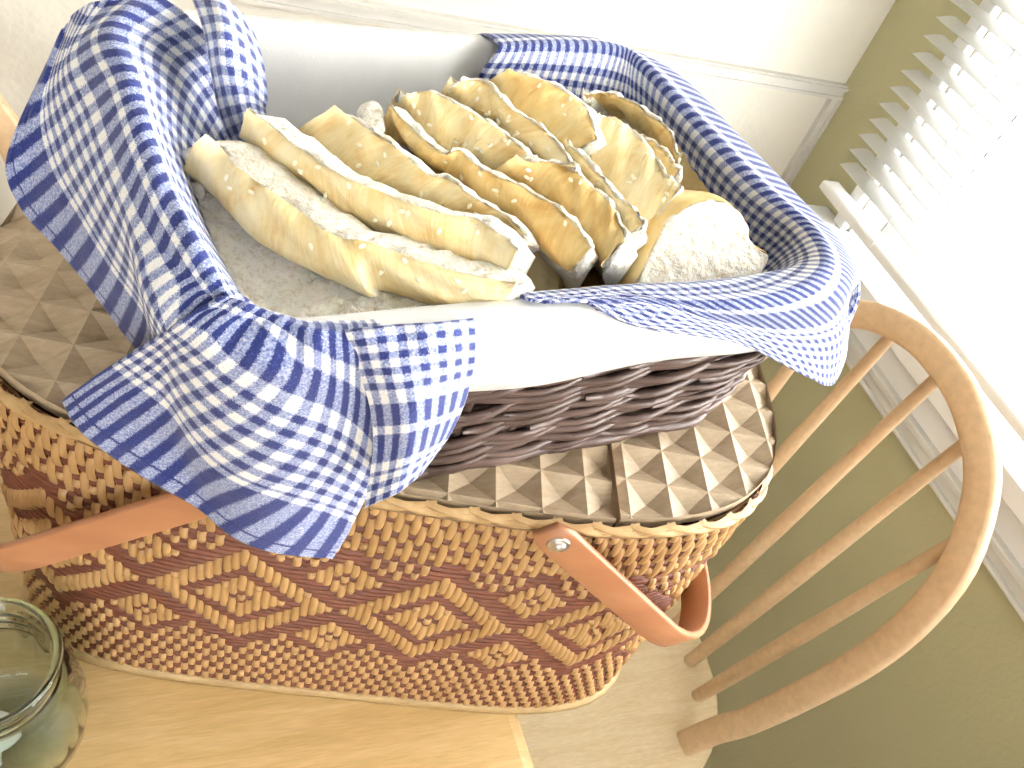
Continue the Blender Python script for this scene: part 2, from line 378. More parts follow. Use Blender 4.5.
# ------------------------------------------------------------------ picnic basket
TH = math.radians(-14.4)
PU, PV = Vector((math.cos(TH), math.sin(TH), 0)), Vector((-math.sin(TH), math.cos(TH), 0))
U0, V0 = .047, .397
def PW(u, v, z): return PU * u + PV * v + Vector((0, 0, z))
PB = empty('picnic_basket', PW(U0, V0, 0), 'large woven tan and red-brown picnic basket with diamond pattern on the table', 'picnic basket')
ZB, ZT = .010, .2555
def sup(a, b, n, th):
    c, s = math.cos(th), math.sin(th)
    return a * math.copysign(abs(c) ** (2 / n), c), b * math.copysign(abs(s) ** (2 / n), s)
NE = 3.4
def outline(a, b, n, N, phase=0):
    P = [sup(a, b, n, 2 * math.pi * i / 4000) for i in range(4000)]
    L = [0]
    for i in range(4000): L.append(L[-1] + math.hypot(P[(i + 1) % 4000][0] - P[i][0], P[(i + 1) % 4000][1] - P[i][1]))
    out = []; j = 0
    for k in range(N):
        t = ((k / N + phase) % 1.0) * L[-1]
        lo, hi = 0, 4000
        while hi - lo > 1:
            m = (lo + hi) // 2
            if L[m] <= t: lo = m
            else: hi = m
        f = (t - L[lo]) / max(L[lo + 1] - L[lo], 1e-9); A = P[lo]; B = P[(lo + 1) % 4000]
        out.append((A[0] + (B[0] - A[0]) * f, A[1] + (B[1] - A[1]) * f))
    return out, L[-1]
NC = 288; NR = 51
AB, BB, AT, BT = .226, .143, .233, .1525
ob2, pb = outline(AB, BB, 4.8, NC * 2); ot2, pt_ = outline(AT, BT, NE, NC * 2)
def ps(c2, z, off=0.0):
    # point on the basket wall: c2 in half columns, z height, off outward
    c2 = c2 % (NC * 2); i = int(c2); fr = c2 - i; j = (i + 1) % (NC * 2); i %= NC * 2
    f = (z - ZB) / (ZT - ZB); f2 = f + .10 * math.sin(math.pi * min(max(f, 0), 1))
    def at(o): return o[i][0] + (o[j][0] - o[i][0]) * fr, o[i][1] + (o[j][1] - o[i][1]) * fr
    a, b = at(ob2), at(ot2); u, v = a[0] + (b[0] - a[0]) * f2, a[1] + (b[1] - a[1]) * f2
    k = (i + 2) % (NC * 2); h = (i - 2) % (NC * 2)
    tu, tv = ot2[k][0] - ot2[h][0], ot2[k][1] - ot2[h][1]; L = math.hypot(tu, tv) or 1
    return PW(U0 + u + tv / L * off, V0 + v - tu / L * off, z)
rh = (ZT - ZB) / NR
# column of the front where u = .081
best = min((c for c in range(NC) if ot2[2 * c][1] < 0), key=lambda c: abs(ot2[2 * c][0] * .97 + U0 - .081))
def tan_on(c, r):
    m = (c - best) % 24; dx = min(m, 24 - m); dy = r - 26; ad = abs(dy)
    if r >= NR - 9: return (r + 2 * (c % 2)) % 5 != 0
    tri = 6 - abs(dx - 6)
    if ad >= 15 - tri:
        return (r + 2 * (c % 2)) % 5 != 0 if dy > 16 else (c + r // 2) % 2 == 0
    D = dx + ad
    if 8 <= D <= 11: return True
    if D <= 5: return D != 1
    D2 = (12 - dx) + abs(ad - 8)
    if D2 <= 4: return D2 != 1
    return False
V, F = [], []
rows = 12
for i in range(NC):
    for k in range(rows + 1): V.append(ps(2 * i, ZB + (ZT - ZB) * k / rows, -.0022))
F = grid_faces(NC, rows + 1, closed_u=True)
obj('basket_wall', V, F, M['basket_dark'], PB)
for r in range(NR):
    z = ZB + (r + .5) * rh; V = []
    for i in range(NC):
        wob = -.0009 if tan_on(i, r) else .0006
        for dz, of in ((-.52, -.0016), (-.22, .0008), (.22, .0008), (.52, -.0016)): V.append(ps(2 * i + .5, z + dz * rh, of + wob))
    obj('weft_reed', V, grid_faces(NC, 4, closed_u=True), M['weft'], PB)
floats = []
for c in range(NC):
    r = 0
    while r < NR:
        if tan_on(c, r):
            q = r
            while q + 1 < NR and tan_on(c, q + 1) and q - r < 5: q += 1
            floats.append((c, r, q)); r = q + 1
        else: r += 1
def float_mesh(c, r, q):
    z0, z1 = ZB + (r - .12) * rh, ZB + (q + 1.12) * rh; V = []
    jt = random.uniform(-.12, .12); jo = random.uniform(-.0003, .0004); zz = [0, .18, .5, .82, 1]; bo = [-.0012, .0016, .0024, .0016, -.0012]
    for f, b in zip(zz, bo):
        for s, e in ((-.52, -.9), (-.28, .35), (.28, .35), (.52, -.9)):
            V.append(ps(2 * (c + .25 + s) + jt, z0 + (z1 - z0) * f, b + e * .0011 + jo))
    return V, grid_faces(5, 4)
def vis_size(c, r, q):
    z = ZB + (r + q + 1) * .5 * rh; p = ps(2 * c, z); nrm = (ps(2 * c, z, .01) - p); x, y = proj(p)
    if nrm.dot(CP - p) <= 0.0015 or not (0 < x < 1024 and 0 < y < 768): return 0
    if x < 330 and y < 555 - (330 - x) * .58 and y > 380: return 0      # behind the towel
    a, b = proj(ps(2 * c - 1, z)), proj(ps(2 * c + 1, z)); e, g = proj(ps(2 * c, ZB + r * rh)), proj(ps(2 * c, ZB + (q + 1) * rh))
    return abs((b[0] - a[0]) * (g[1] - e[1]) - (b[1] - a[1]) * (g[0] - e[0]))
floats.sort(key=lambda t: -vis_size(*t))
for t in floats[:300]:
    obj('reed_strip', *float_mesh(*t), M['reed'], PB)
V, F = [], []
for t in floats[300:]:
    v, f = float_mesh(*t); o = len(V); V += v; F += [tuple(i + o for i in k) for k in f]
obj('reed_weave', V, F, M['reed'], PB, kind='stuff')
# base board
V = []; ob, _ = outline(AB + .006, BB + .003, 4.8, 96)
for k, z in ((.97, 0), (1, .002), (1, .007), (.985, .0095), (.5, .0095)):
    for u, v in ob: V.append(PW(U0 + u * k, V0 + v * k, z))
F = [(a * 96 + i, a * 96 + (i + 1) % 96, (a + 1) * 96 + (i + 1) % 96, (a + 1) * 96 + i) for a in range(4) for i in range(96)] + [tuple(range(95, -1, -1)), tuple(4 * 96 + i for i in range(96))]
obj('base_board', V, F, M['base_board'], PB, recalc=True)
# rim band and braid
V = []; N2 = 160; orim, _ = outline(AT + .001, BT + .001, NE, N2)
for i, (u, v) in enumerate(orim):
    nx = orim[(i + 1) % N2]; pv = orim[i - 1]; tu, tv = nx[0] - pv[0], nx[1] - pv[1]; L = math.hypot(tu, tv)
    for of, z in ((-.004, ZT - .003), (.0012, ZT - .002), (.0014, ZT - .001), (.0005, ZT), (-.006, ZT - .003)):
        V.append(PW(U0 + u + tv / L * of, V0 + v - tu / L * of, z))
obj('rim_band', V, grid_faces(N2, 5, closed_u=True), M['rim'], PB, recalc=True)
NBR = 60; obr, _ = outline(AT + .0012, BT + .0012, NE, NBR * 4)
def rp(c4, z, off):
    i = int(c4) % (NBR * 4); f = c4 - int(c4); j = (i + 1) % (NBR * 4); u = obr[i][0] + (obr[j][0] - obr[i][0]) * f; v = obr[i][1] + (obr[j][1] - obr[i][1]) * f
    k = obr[(i + 3) % (NBR * 4)]; h = obr[i - 3]; tu, tv = k[0] - h[0], k[1] - h[1]; L = math.hypot(tu, tv)
    return PW(U0 + u + tv / L * off, V0 + v - tu / L * off, z)
for b in range(NBR):
    for dn in (0, 1):
        V = []
        for k in range(7):
            f = k / 6; ww = math.sin(math.pi * min(max(f * .9 + .08, 0), 1)) ** .6 * .0022
            al = b * 4 + (2 if dn else 0) + f * 7; zc = ZT + (.0060 - .0055 * f if dn else .0005 + .0055 * f); of = .0032 * math.sin(math.pi * f) ** .7 - .0012 - (.0 if dn else .0008)
            sag = .006 * min(1, max(0, (abs(obr[int(al) % (NBR * 4)][0]) - .15) / .06))
            for t in (-1, -.35, .35, 1): V.append(rp(al % (NBR * 4), zc - sag + t * ww, of + .001 * (1 - t * t) - .0022 * max(0, t) ** 2))
        obj('braid_splint', V, grid_faces(7, 4), M['braid'], PB)
# lid: embossed boards clipped to the rounded outline
CELL = .0253; ZL = .262
lo, _ = outline(.2365, .149, 3.1, 120)
def clip(poly, a, b, c):
    out = []
    for i in range(len(poly)):
        p, q = poly[i], poly[(i + 1) % len(poly)]; dp, dq = a * p[0] + b * p[1] + c, a * q[0] + b * q[1] + c
        if dp >= 0: out.append(p)
        if (dp >= 0) != (dq >= 0):
            t = dp / (dp - dq); out.append(tuple(p[k] + (q[k] - p[k]) * t for k in range(3)))
    return out
def lid_part(name, ua, ub, gu, gv, mat, label=None):
    ring = [(u, v, 0) for u, v in lo]; ring = clip(ring, 1, 0, -ua); ring = clip(ring, -1, 0, ub)
    V, F = [], []
    edges = []
    for i in range(len(lo)):
        p, q = lo[i], lo[(i + 1) % len(lo)]; a, b = -(q[1] - p[1]), q[0] - p[0]; edges.append((a, b, -(a * p[0] + b * p[1])))
    iu0, iu1 = int(math.floor((ua - gu) / CELL)), int(math.ceil((ub - gu) / CELL)); 
    for iu in range(iu0, iu1 + 1):
        for iv in range(-8, 9):
            x0, y0 = gu + iu * CELL, gv + iv * CELL; x1, y1 = x0 + CELL, y0 + CELL
            cs = [(x0, y0, 0), (x1, y0, 0), (x1, y1, 0), (x0, y1, 0)]; pk = ((x0 + x1) / 2, (y0 + y1) / 2, -.0055)
            for k in range(4):
                poly = clip([cs[k], cs[(k + 1) % 4], pk], 1, 0, -ua)
                if len(poly) > 2: poly = clip(poly, -1, 0, ub)
                if len(poly) > 2:
                    for e in edges:
                        if min(e[0] * p[0] + e[1] * p[1] + e[2] for p in poly) < 0: poly = clip(poly, *e)
                        if len(poly) < 3: break
                if len(poly) > 2:
                    o = len(V); V += [PW(U0 + p[0], V0 + p[1], ZL + p[2]) for p in poly]; F.append(tuple(range(o, o + len(poly))))
    o = len(V); n = len(ring)
    for k, z in ((1.0, ZL + .0004), (1.002, ZL - .002), (1.0, ZL - .008)):
        for u, v, _ in ring: V.append(PW(U0 + u * (k if abs(u - ua) > 1e-5 and abs(u - ub) > 1e-5 else 1), V0 + v * k, z))
    for a in range(2):
        for i in range(n): F.append((o + a * n + i, o + a * n + (i + 1) % n, o + (a + 1) * n + (i + 1) % n, o + (a + 1) * n + i))
    F.append(tuple(o + 2 * n + i for i in range(n - 1, -1, -1)))
    return obj(name, V, F, mat, PB, smooth=False, label=label)
UC = .164 * .99 - U0
# grid registration from nodes seen in the photograph
def luv(x, y): p = pl(x, y, ZL); return p.dot(PU) - U0, p.dot(PV) - V0
gA = luv(667.5, 485.2); gL = luv(588.2, 515.4)
lid_part('lid_flap', UC + .0012, .30, gA[0], gA[1], M['lid'])
lid_part('lid_center_board', -UC - .0088, UC - .0012, gL[0], gL[1], M['lid'])
lid_part('lid_flap', -.30, -UC - .0112, -gA[0], gA[1], M['lid'])
sc = pl(646, 481, ZL); V, F = lathe([(0, .0012), (.0018, .001), (.0026, 0), (.0026, -.004)], (sc.x, sc.y, ZL - .003), 14)
obj('lid_screw', V, F, M['metal'], PB)
# swing handles
def handle(sgn, pu, tilt, length):
    ta = math.radians(tilt); dh = PU * (sgn * math.cos(ta)) - Vector((0, 0, math.sin(ta))); nh = PU * (sgn * math.sin(ta)) + Vector((0, 0, math.cos(ta)))
    vf, vb = V0 - BT - .0085, V0 + BT + .0085; rc = .085; piv = PW(U0 + sgn * pu, 0, ZT + .004); pth = []
    L0 = length - rc
    pts = [(-.012, vf), (0, vf), (.03, vf), (L0 * .5, vf), (L0, vf)]
    for k in range(1, 12):
        a = math.pi / 2 * k / 12; pts.append((L0 + rc * math.sin(a), vf + rc * (1 - math.cos(a))))
    pts += [(length, vf + rc), (length + .004, V0), (length, vb - rc)]
    for k in range(1, 12):
        a = math.pi / 2 * k / 12; pts.append((L0 + rc * math.cos(a), vb - rc + rc * math.sin(a)))
    pts += [(L0, vb), (L0 * .5, vb), (.03, vb), (0, vb), (-.012, vb)]
    V = []; m = len(pts); hwid = .0108; th = .0022
    for i, (a, v) in enumerate(pts):
        t = Vector((pts[min(i + 1, m - 1)][0] - pts[max(i - 1, 0)][0], pts[min(i + 1, m - 1)][1] - pts[max(i - 1, 0)][1], 0)).normalized()
        c = piv + dh * a + PV * v; out = dh * t.y - PV * t.x; k = .72 if i in (0, m - 1) else 1
        for s, o in ((-1, -.7), (-.9, -1), (.9, -1), (1, -.7), (1, .7), (.9, 1), (-.9, 1), (-1, .7)):
            V.append(c + nh * (s * hwid * k) + out * (o * th))
    F = grid_faces(m, 8, closed_v=True) + [tuple(range(7, -1, -1)), tuple((m - 1) * 8 + k for k in range(8))]
    h = obj('swing_handle', V, F, M['handle'], PB, recalc=True, label='bent orange-brown wooden strip handle')
    for v, d in ((vf, -1), (vb, 1)):
        c = piv + PV * v; V = []; n = 16
        for r, o in ((.0062, .0022), (.0062, .0032), (.0052, .0036), (.0040, .0036), (.0038, .0046), (.0022, .0058), (.0002, .0062)):
            for k in range(n): V.append(c + (PU * math.cos(2 * math.pi * k / n) + Vector((0, 0, math.sin(2 * math.pi * k / n)))) * r + PV * (d * o))
        obj('rivet', V, grid_faces(7, n, closed_v=True), M['metal'], h, recalc=True)
handle(1, .128 - U0, 40.5, .200)
handle(-1, .128 - U0, 40, .215)

# ------------------------------------------------------------------ bread basket (dark willow)
PH = math.radians(9.5)
QU, QV = Vector((math.cos(PH), math.sin(PH), 0)), Vector((-math.sin(PH), math.cos(PH), 0))
QU0, QV0 = .210, .319
def QW(u, v, z): return QU * (QU0 + u) + QV * (QV0 + v) + Vector((0, 0, z))
BBK = empty('wicker_bread_basket', QW(0, 0, ZL), 'dark brown willow bread basket standing on the picnic basket lid', 'basket')
ZQ0, ZQ1 = ZL + .001, .385
def rrect(a, b, r, N):
    segs = [(a - r, b - r, 0), (-(a - r), b - r, 90), (-(a - r), -(b - r), 180), (a - r, -(b - r), 270)]; P = []
    for cx, cy, a0 in segs:
        for k in range(13):
            th = math.radians(a0 + 90 * k / 12); P.append((cx + r * math.cos(th), cy + r * math.sin(th)))
    L = [0]; n = len(P)
    for i in range(n): L.append(L[-1] + math.hypot(P[(i + 1) % n][0] - P[i][0], P[(i + 1) % n][1] - P[i][1]))
    out = []
    for k in range(N):
        t = k / N * L[-1]; i = max(j for j in range(n) if L[j] <= t); f = (t - L[i]) / max(L[i + 1] - L[i], 1e-9); A, B = P[i], P[(i + 1) % n]
        out.append((A[0] + (B[0] - A[0]) * f, A[1] + (B[1] - A[1]) * f))
    return out
NQ = 240
qa0, qb0, qa1, qb1 = .150, .100, .166, .1125
q0, q1 = rrect(qa0, qb0, .032, NQ), rrect(qa1, qb1, .036, NQ)
def qs(c, z, off=0):
    c = c % NQ; i = int(c); fr = c - i; j = (i + 1) % NQ; f = (z - ZQ0) / (ZQ1 - ZQ0)
    def at(o): return o[i][0] + (o[j][0] - o[i][0]) * fr, o[i][1] + (o[j][1] - o[i][1]) * fr
    a, b = at(q0), at(q1); u, v = a[0] + (b[0] - a[0]) * f, a[1] + (b[1] - a[1]) * f
    k, h = q1[(i + 3) % NQ], q1[i - 3]; tu, tv = k[0] - h[0], k[1] - h[1]; L = math.hypot(tu, tv)
    return QW(u + tv / L * off, v - tu / L * off, z)
V = []
for i in range(NQ):
    for k in range(7): V.append(qs(i, ZQ0 + .002 + (ZQ1 - ZQ0 - .002) * k / 6, -.004))
F = grid_faces(NQ, 7, closed_u=True)
F.append(tuple(i * 7 for i in range(NQ - 1, -1, -1)))
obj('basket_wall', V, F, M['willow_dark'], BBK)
rr = random.Random(3)
nrow = 17
for r in range(nrow):
    z0 = ZQ0 + .001 + r * .0062
    cnt = 13
    for k in range(cnt):
        c0 = (k + (r * .37) % 1) * NQ / cnt + rr.uniform(-3, 3); ln = NQ / cnt * rr.uniform(1.5, 2.1); pts = []; rad = []; r0 = rr.uniform(.0022, .0031); rise = rr.uniform(.012, .022); ph = rr.uniform(-.4, .4)
        for q in range(15):
            f = q / 14; c = c0 + ln * f
            wv = math.sin(2 * math.pi * (c / (NQ / 26.0)) * .5 + r * math.pi + ph)
            z = max(z0 + rise * f ** 1.2 + .0007 * math.sin(f * 9 + r), ZQ0 + .0032)
            pts.append(qs(c, min(z, ZQ1 - .004), .0010 + .0030 * wv + .0015 * math.sin(math.pi * f))); rad.append(r0 * (1 - .3 * f) * (.5 if q in (0, 14) else 1))
        obj('willow_rod', *tube(pts, rad, 7), M['willow'], BBK)
for k in range(30):
    obj('stake', *tube([qs(k * NQ / 30, ZQ0 + .003, -.001), qs(k * NQ / 30, ZQ1 - .003, -.001)], .003, 7), M['willow'], BBK)
pts = [qs(i * 2, ZQ0 + .0036, .003 + .001 * math.sin(i * .8)) for i in range(NQ // 2 + 1)]
obj('foot_rod', *tube(pts, .0036, 8), M['willow'], BBK)

# liner
LN = None
prof = [(-.024, ZL + .012), (-.012, .30), (-.010, .34), (-.0088, .370), (-.0082, .383), (-.004, .3895), (.005, .3892), (.0095, .382), (.0105, .370), (.0108, .36), (.0112, .347), (.0098, .347), (.0092, .362)]
V = []
for i in range(NQ):
    for k, (of, z) in enumerate(prof):
        wv = noise.noise(Vector((i * .06, z * 30, 3))) * .0022
        base = qs(i, max(min(z, ZQ1 + .004), ZQ0), of + wv + (.0016 * math.sin(i * .21) * (k > 7)))
        base.z = z + (noise.noise(Vector((i * .05, 9, 1))) * .001 if k > 8 else 0); V.append(base)
F = grid_faces(NQ, len(prof), closed_u=True); F.append(tuple(i * len(prof) for i in range(NQ)))
ln = obj('basket_liner', V, F, M['linen'], recalc=True); tag(ln, 'white linen liner folded over the rim of the wicker bread basket', 'liner')

# ------------------------------------------------------------------ towels
def q_off(u, v, f):
    a, b, r = qa0 + (qa1 - qa0) * f, qb0 + (qb1 - qb0) * f, .032 + .004 * f
    x, y = abs(u) - (a - r), abs(v) - (b - r)
    return math.hypot(max(x, 0), max(y, 0)) + min(max(x, y), 0) - r
def settle(p, side):
    # keep a cloth point clear of the basket wall and liner; side -1 inner, +1 outer, 0 crest
    u, v, z = p.dot(QU) - QU0, p.dot(QV) - QV0, p.z
    if z > .3935: return p
    f = min(max((z - ZQ0) / (ZQ1 - ZQ0), 0), 1.05); o = q_off(u, v, f)
    e = 1e-4; g = Vector((q_off(u + e, v, f) - o, q_off(u, v + e, f) - o, 0)) / e
    if side == 0: 
        if -.010 < o < .0135: return Vector((p.x, p.y, .3935))
        return p
    lim = -.0105 if side < 0 else .0145
    if (side < 0 and o > lim) or (side > 0 and o < lim):
        d = lim - o
        up = .3935 - z
        if up < abs(d) * .6: return Vector((p.x, p.y, .3935))
        return p + (QU * g.x + QV * g.y) * d
    return p
def patch(ctrl, uvc, nu, nv, wrinkle=.0019, seed=0, crest=None, flip=1):
    # ctrl rows of (px,py,z) -> interpolated world grid + uv
    W = [[(*(c if isinstance(c, Vector) else pl(*c)), *uv) for c, uv in zip(r, ur)] for r, ur in zip(ctrl, uvc)]
    rows_ = [catmull(r, nv) for r in W]; cols = [catmull([rows_[i][j] for i in range(len(rows_))], nu) for j in range(nv)]
    V, UV, V0_ = [], [], []
    for i in range(nu):
        for j in range(nv):
            x, y, z, p, q = cols[j][i]
            d = noise.noise(Vector((p * 60, q * 45, seed))) * wrinkle * 1.5 + noise.noise(Vector((p * 160, q * 140, seed + 5))) * wrinkle * .5
            v = Vector((x, y, z)); dr = (CP - v).normalized(); v = v + dr * d; V0_.append(v)
            if crest is not None:
                f = j / (nv - 1); v = settle(v, 0 if abs(f - crest) < .03 else (-flip if f < crest else flip))
            V.append(v); UV.append((p, q))
    if crest is not None:
        D = [b - a for a, b in zip(V0_, V)]
        for _ in range(6):
            D = [sum((D[min(max(i + a, 0), nu - 1) * nv + min(max(j + b, 0), nv - 1)] for a in (-1, 0, 1) for b in (-1, 0, 1)), Vector()) / 9 for i in range(nu) for j in range(nv)]
        V = [a + d for a, d in zip(V0_, D)]
    return V, grid_faces(nu, nv), UV
def uvgrid(nr, nc, p0, p1, q0, q1, swap=False):
    # p varies along rows (i), q along columns (j); swap exchanges
    out = []
    for i in range(nr):
        r = []
        for j in range(nc):
            a, b = i / (nr - 1), j / (nc - 1)
            if swap: a, b = b, a
            r.append((p0 + (p1 - p0) * a, q0 + (q1 - q0) * b))
        out.append(r)
    return out
def qcols(nr, qs_, p0, p1): return [[(p0 + (p1 - p0) * i / (nr - 1), q) for q in qs_] for i in range(nr)]
def cloth(name, patches, label, cat):
    V, F, UV = [], [], []
    for v, f, u in patches:
        o = len(V); V += v; UV += u; F += [tuple(i + o for i in k) for k in f]
    o = obj(name, V, F, M['towel'], uvs=UV); tag(o, label, cat, 'gingham towels lining the bread basket')
    m = o.modifiers.new('thick', 'SOLIDIFY'); m.thickness = .0016; m.offset = 0
    return o
A1 = [[(262, 150, .335), (225, 60, .385), (165, 0, .425), (105, 0, .425), (70, 20, .41), (50, 60, .39)],
      [(245, 172, .335), (190, 80, .385), (120, 30, .425), (75, 55, .405), (45, 100, .38), (8, 158, .355)],
      [(232, 200, .335), (178, 120, .385), (133, 80, .42), (95, 110, .40), (55, 160, .365), (22, 208, .335)],
      [(225, 230, .335), (182, 170, .385), (147, 130, .414), (115, 170, .395), (82, 212, .36), (60, 250, .33)],
      [(235, 275, .34), (200, 225, .385), (168, 190, .408), (142, 228, .392), (116, 268, .355), (96, 294, .325)],
      [(258, 322, .345), (232, 285, .382), (204, 258, .402), (176, 282, .388), (150, 312, .355), (128, 337, .32)],
      [(280, 345, .35), (255, 318, .38), (228, 303, .394), (203, 316, .38), (178, 341, .35), (153, 366, .315)]]
a1uv = [[(off + rng * i / 6, q) for q, off, rng in zip((.235, .185, .145, .105, .05, 0), (0, 0, 0, .01, .025, .04), (.21, .21, .20, .18, .145, .12))] for i in range(7)]
a1 = patch(A1, a1uv, 90, 80, seed=1, crest=.4)
A2 = [[(190, -8, .42), (215, -5, .43), (235, 8, .42), (250, 25, .405)],
      [(205, 30, .42), (222, 28, .432), (243, 40, .42), (262, 62, .40)],
      [(212, 70, .405), (226, 66, .418), (247, 75, .41), (266, 97, .39)],
      [(222, 118, .375), (236, 112, .388), (252, 108, .388), (265, 112, .375)],
      [(240, 160, .34), (250, 148, .35), (262, 140, .35), (270, 135, .34)]]
a2 = patch(A2, uvgrid(5, 4, .1, .19, .155, .205), 40, 24, seed=2)
A3 = [[(63, 400, .30), (95, 376, .325), (130, 354, .35), (165, 332, .375), (200, 311, .392), (224, 297, .399), (240, 318, .385)],
      [(85, 434, .29), (125, 405, .315), (165, 378, .34), (203, 352, .37), (236, 325, .39), (256, 308, .397), (266, 330, .385)],
      [(150, 480, .268), (190, 450, .29), (228, 420, .32), (262, 388, .35), (288, 355, .378), (300, 328, .396), (303, 342, .38)],
      [(235, 523, .245), (270, 495, .27), (300, 465, .295), (328, 430, .325), (342, 388, .358), (346, 336, .395), (346, 345, .38)],
      [(332, 557, .222), (345, 535, .24), (360, 505, .265), (373, 470, .295), (378, 425, .33), (380, 336, .394), (380, 342, .38)]]
a3 = patch(A3, qcols(5, (0, .03, .06, .09, .118, .14, .155), .3, .43), 80, 66, seed=3, crest=.84, flip=-1)
A4 = [[(342, 340, .382), (385, 336, .382), (430, 334, .382), (472, 330, .38)],
      [(346, 333, .396), (393, 328, .400), (438, 325, .400), (474, 321, .396)],
      [(360, 370, .378), (400, 368, .388), (442, 362, .386), (474, 358, .376)],
      [(372, 415, .352), (408, 412, .364), (440, 405, .360), (466, 395, .350)],
      [(373, 455, .325), (405, 450, .338), (432, 440, .334), (450, 432, .325)],
      [(365, 507, .288), (395, 493, .305), (418, 475, .306), (428, 463, .303)]]
a4 = patch(A4, [[(.4 + .066 * j / 3, q) for j in range(4)] for q in (.05, .062, .088, .118, .145, .178)], 54, 36, seed=4)
cloth('kitchen_towel', [a1, a2, a3, a4], 'blue and white gingham towel over the bread basket end with a corner hanging in front', 'towel')
B1 = [[(475, 100, .35), (478, 78, .375), (498, 45, .395), (503, 35, .375), (505, 32, .35)],
      [(540, 120, .35), (545, 85, .375), (555, 42, .398), (562, 33, .375), (566, 32, .345)],
      [(600, 140, .35), (603, 95, .375), (615, 46, .398), (630, 42, .375), (634, 44, .345)],
      [(640, 165, .345), (640, 110, .37), (648, 66, .398), (668, 62, .375), (674, 68, .345)],
      [(690, 210, .345), (682, 150, .37), (702, 122, .398), (728, 122, .375), (735, 130, .34)],
      [(730, 250, .345), (735, 205, .37), (762, 184, .398), (793, 190, .375), (800, 205, .335)],
      [(765, 270, .35), (785, 245, .375), (815, 230, .398), (845, 250, .375), (848, 275, .33)],
      [(762, 285, .362), (790, 270, .385), (830, 268, .397), (849, 300, .365), (846, 345, .325)],
      [(718, 298, .37), (745, 290, .388), (795, 297, .393), (835, 335, .35), (832, 384, .31)],
      [(660, 303, .375), (680, 296, .389), (725, 307, .393), (780, 338, .36), (802, 374, .33)],
      [(590, 306, .38), (600, 300, .389), (630, 300, .392), (680, 312, .388), (720, 332, .365)],
      [(520, 312, .38), (525, 308, .389), (545, 306, .391), (570, 306, .390), (590, 307, .388)]]
for r in B1[:7]:                       # the far sides hang down just outside the rim
    c = pl(*r[2]); u, v = c.dot(QU) - QU0, c.dot(QV) - QV0; e = 1e-3
    g = Vector((q_off(u + e, v, 1) - q_off(u - e, v, 1), q_off(u, v + e, 1) - q_off(u, v - e, 1), 0)).normalized(); g = QU * g.x + QV * g.y
    o = q_off(u, v, 1)
    r[3] = c + g * (max(0, .016 - o) + .004) + Vector((0, 0, -.022)); r[4] = c + g * (max(0, .016 - o) + .007) + Vector((0, 0, -.06))
b1 = patch(B1, qcols(12, (.052, .085, .122, .165, .215), 0, .74), 130, 60, wrinkle=.0011, seed=6, crest=.5)
cloth('kitchen_towel', [b1], 'blue and white gingham towel draped over the right end of the bread basket', 'towel')

# ------------------------------------------------------------------ bread
GRP = 'bread slices heaped in the lined basket'
def rough_v(v, amp, sc, seed): return v + Vector((noise.noise(v * sc + Vector((seed, 0, 0))), noise.noise(v * sc + Vector((0, seed, 5))), noise.noise(v * sc + Vector((3, 1, seed))))) * amp
seedc = [0]
def seeds_on(pts, parent, n, rnd):
    if not n: return
    V, F = [], []
    for _ in range(n):
        c, t, nr = rnd.choice(pts); a = rnd.uniform(0, math.pi); u = (t * math.cos(a) + nr.cross(t) * math.sin(a)).normalized(); w2 = nr.cross(u)
        o = len(V); c = c + nr * .0006
        ring = [(-.0016, 0), (-.0008, .0008), (.0006, .0009), (.0016, .0004), (.0016, -.0004), (.0006, -.0009), (-.0008, -.0008)]
        V += [c + u * x + w2 * y for x, y in ring] + [c + nr * .0008]
        F += [(o + k, o + (k + 1) % 7, o + 7) for k in range(7)]
    obj('sesame_seeds', V, F, M['sesame'], parent, kind='stuff')
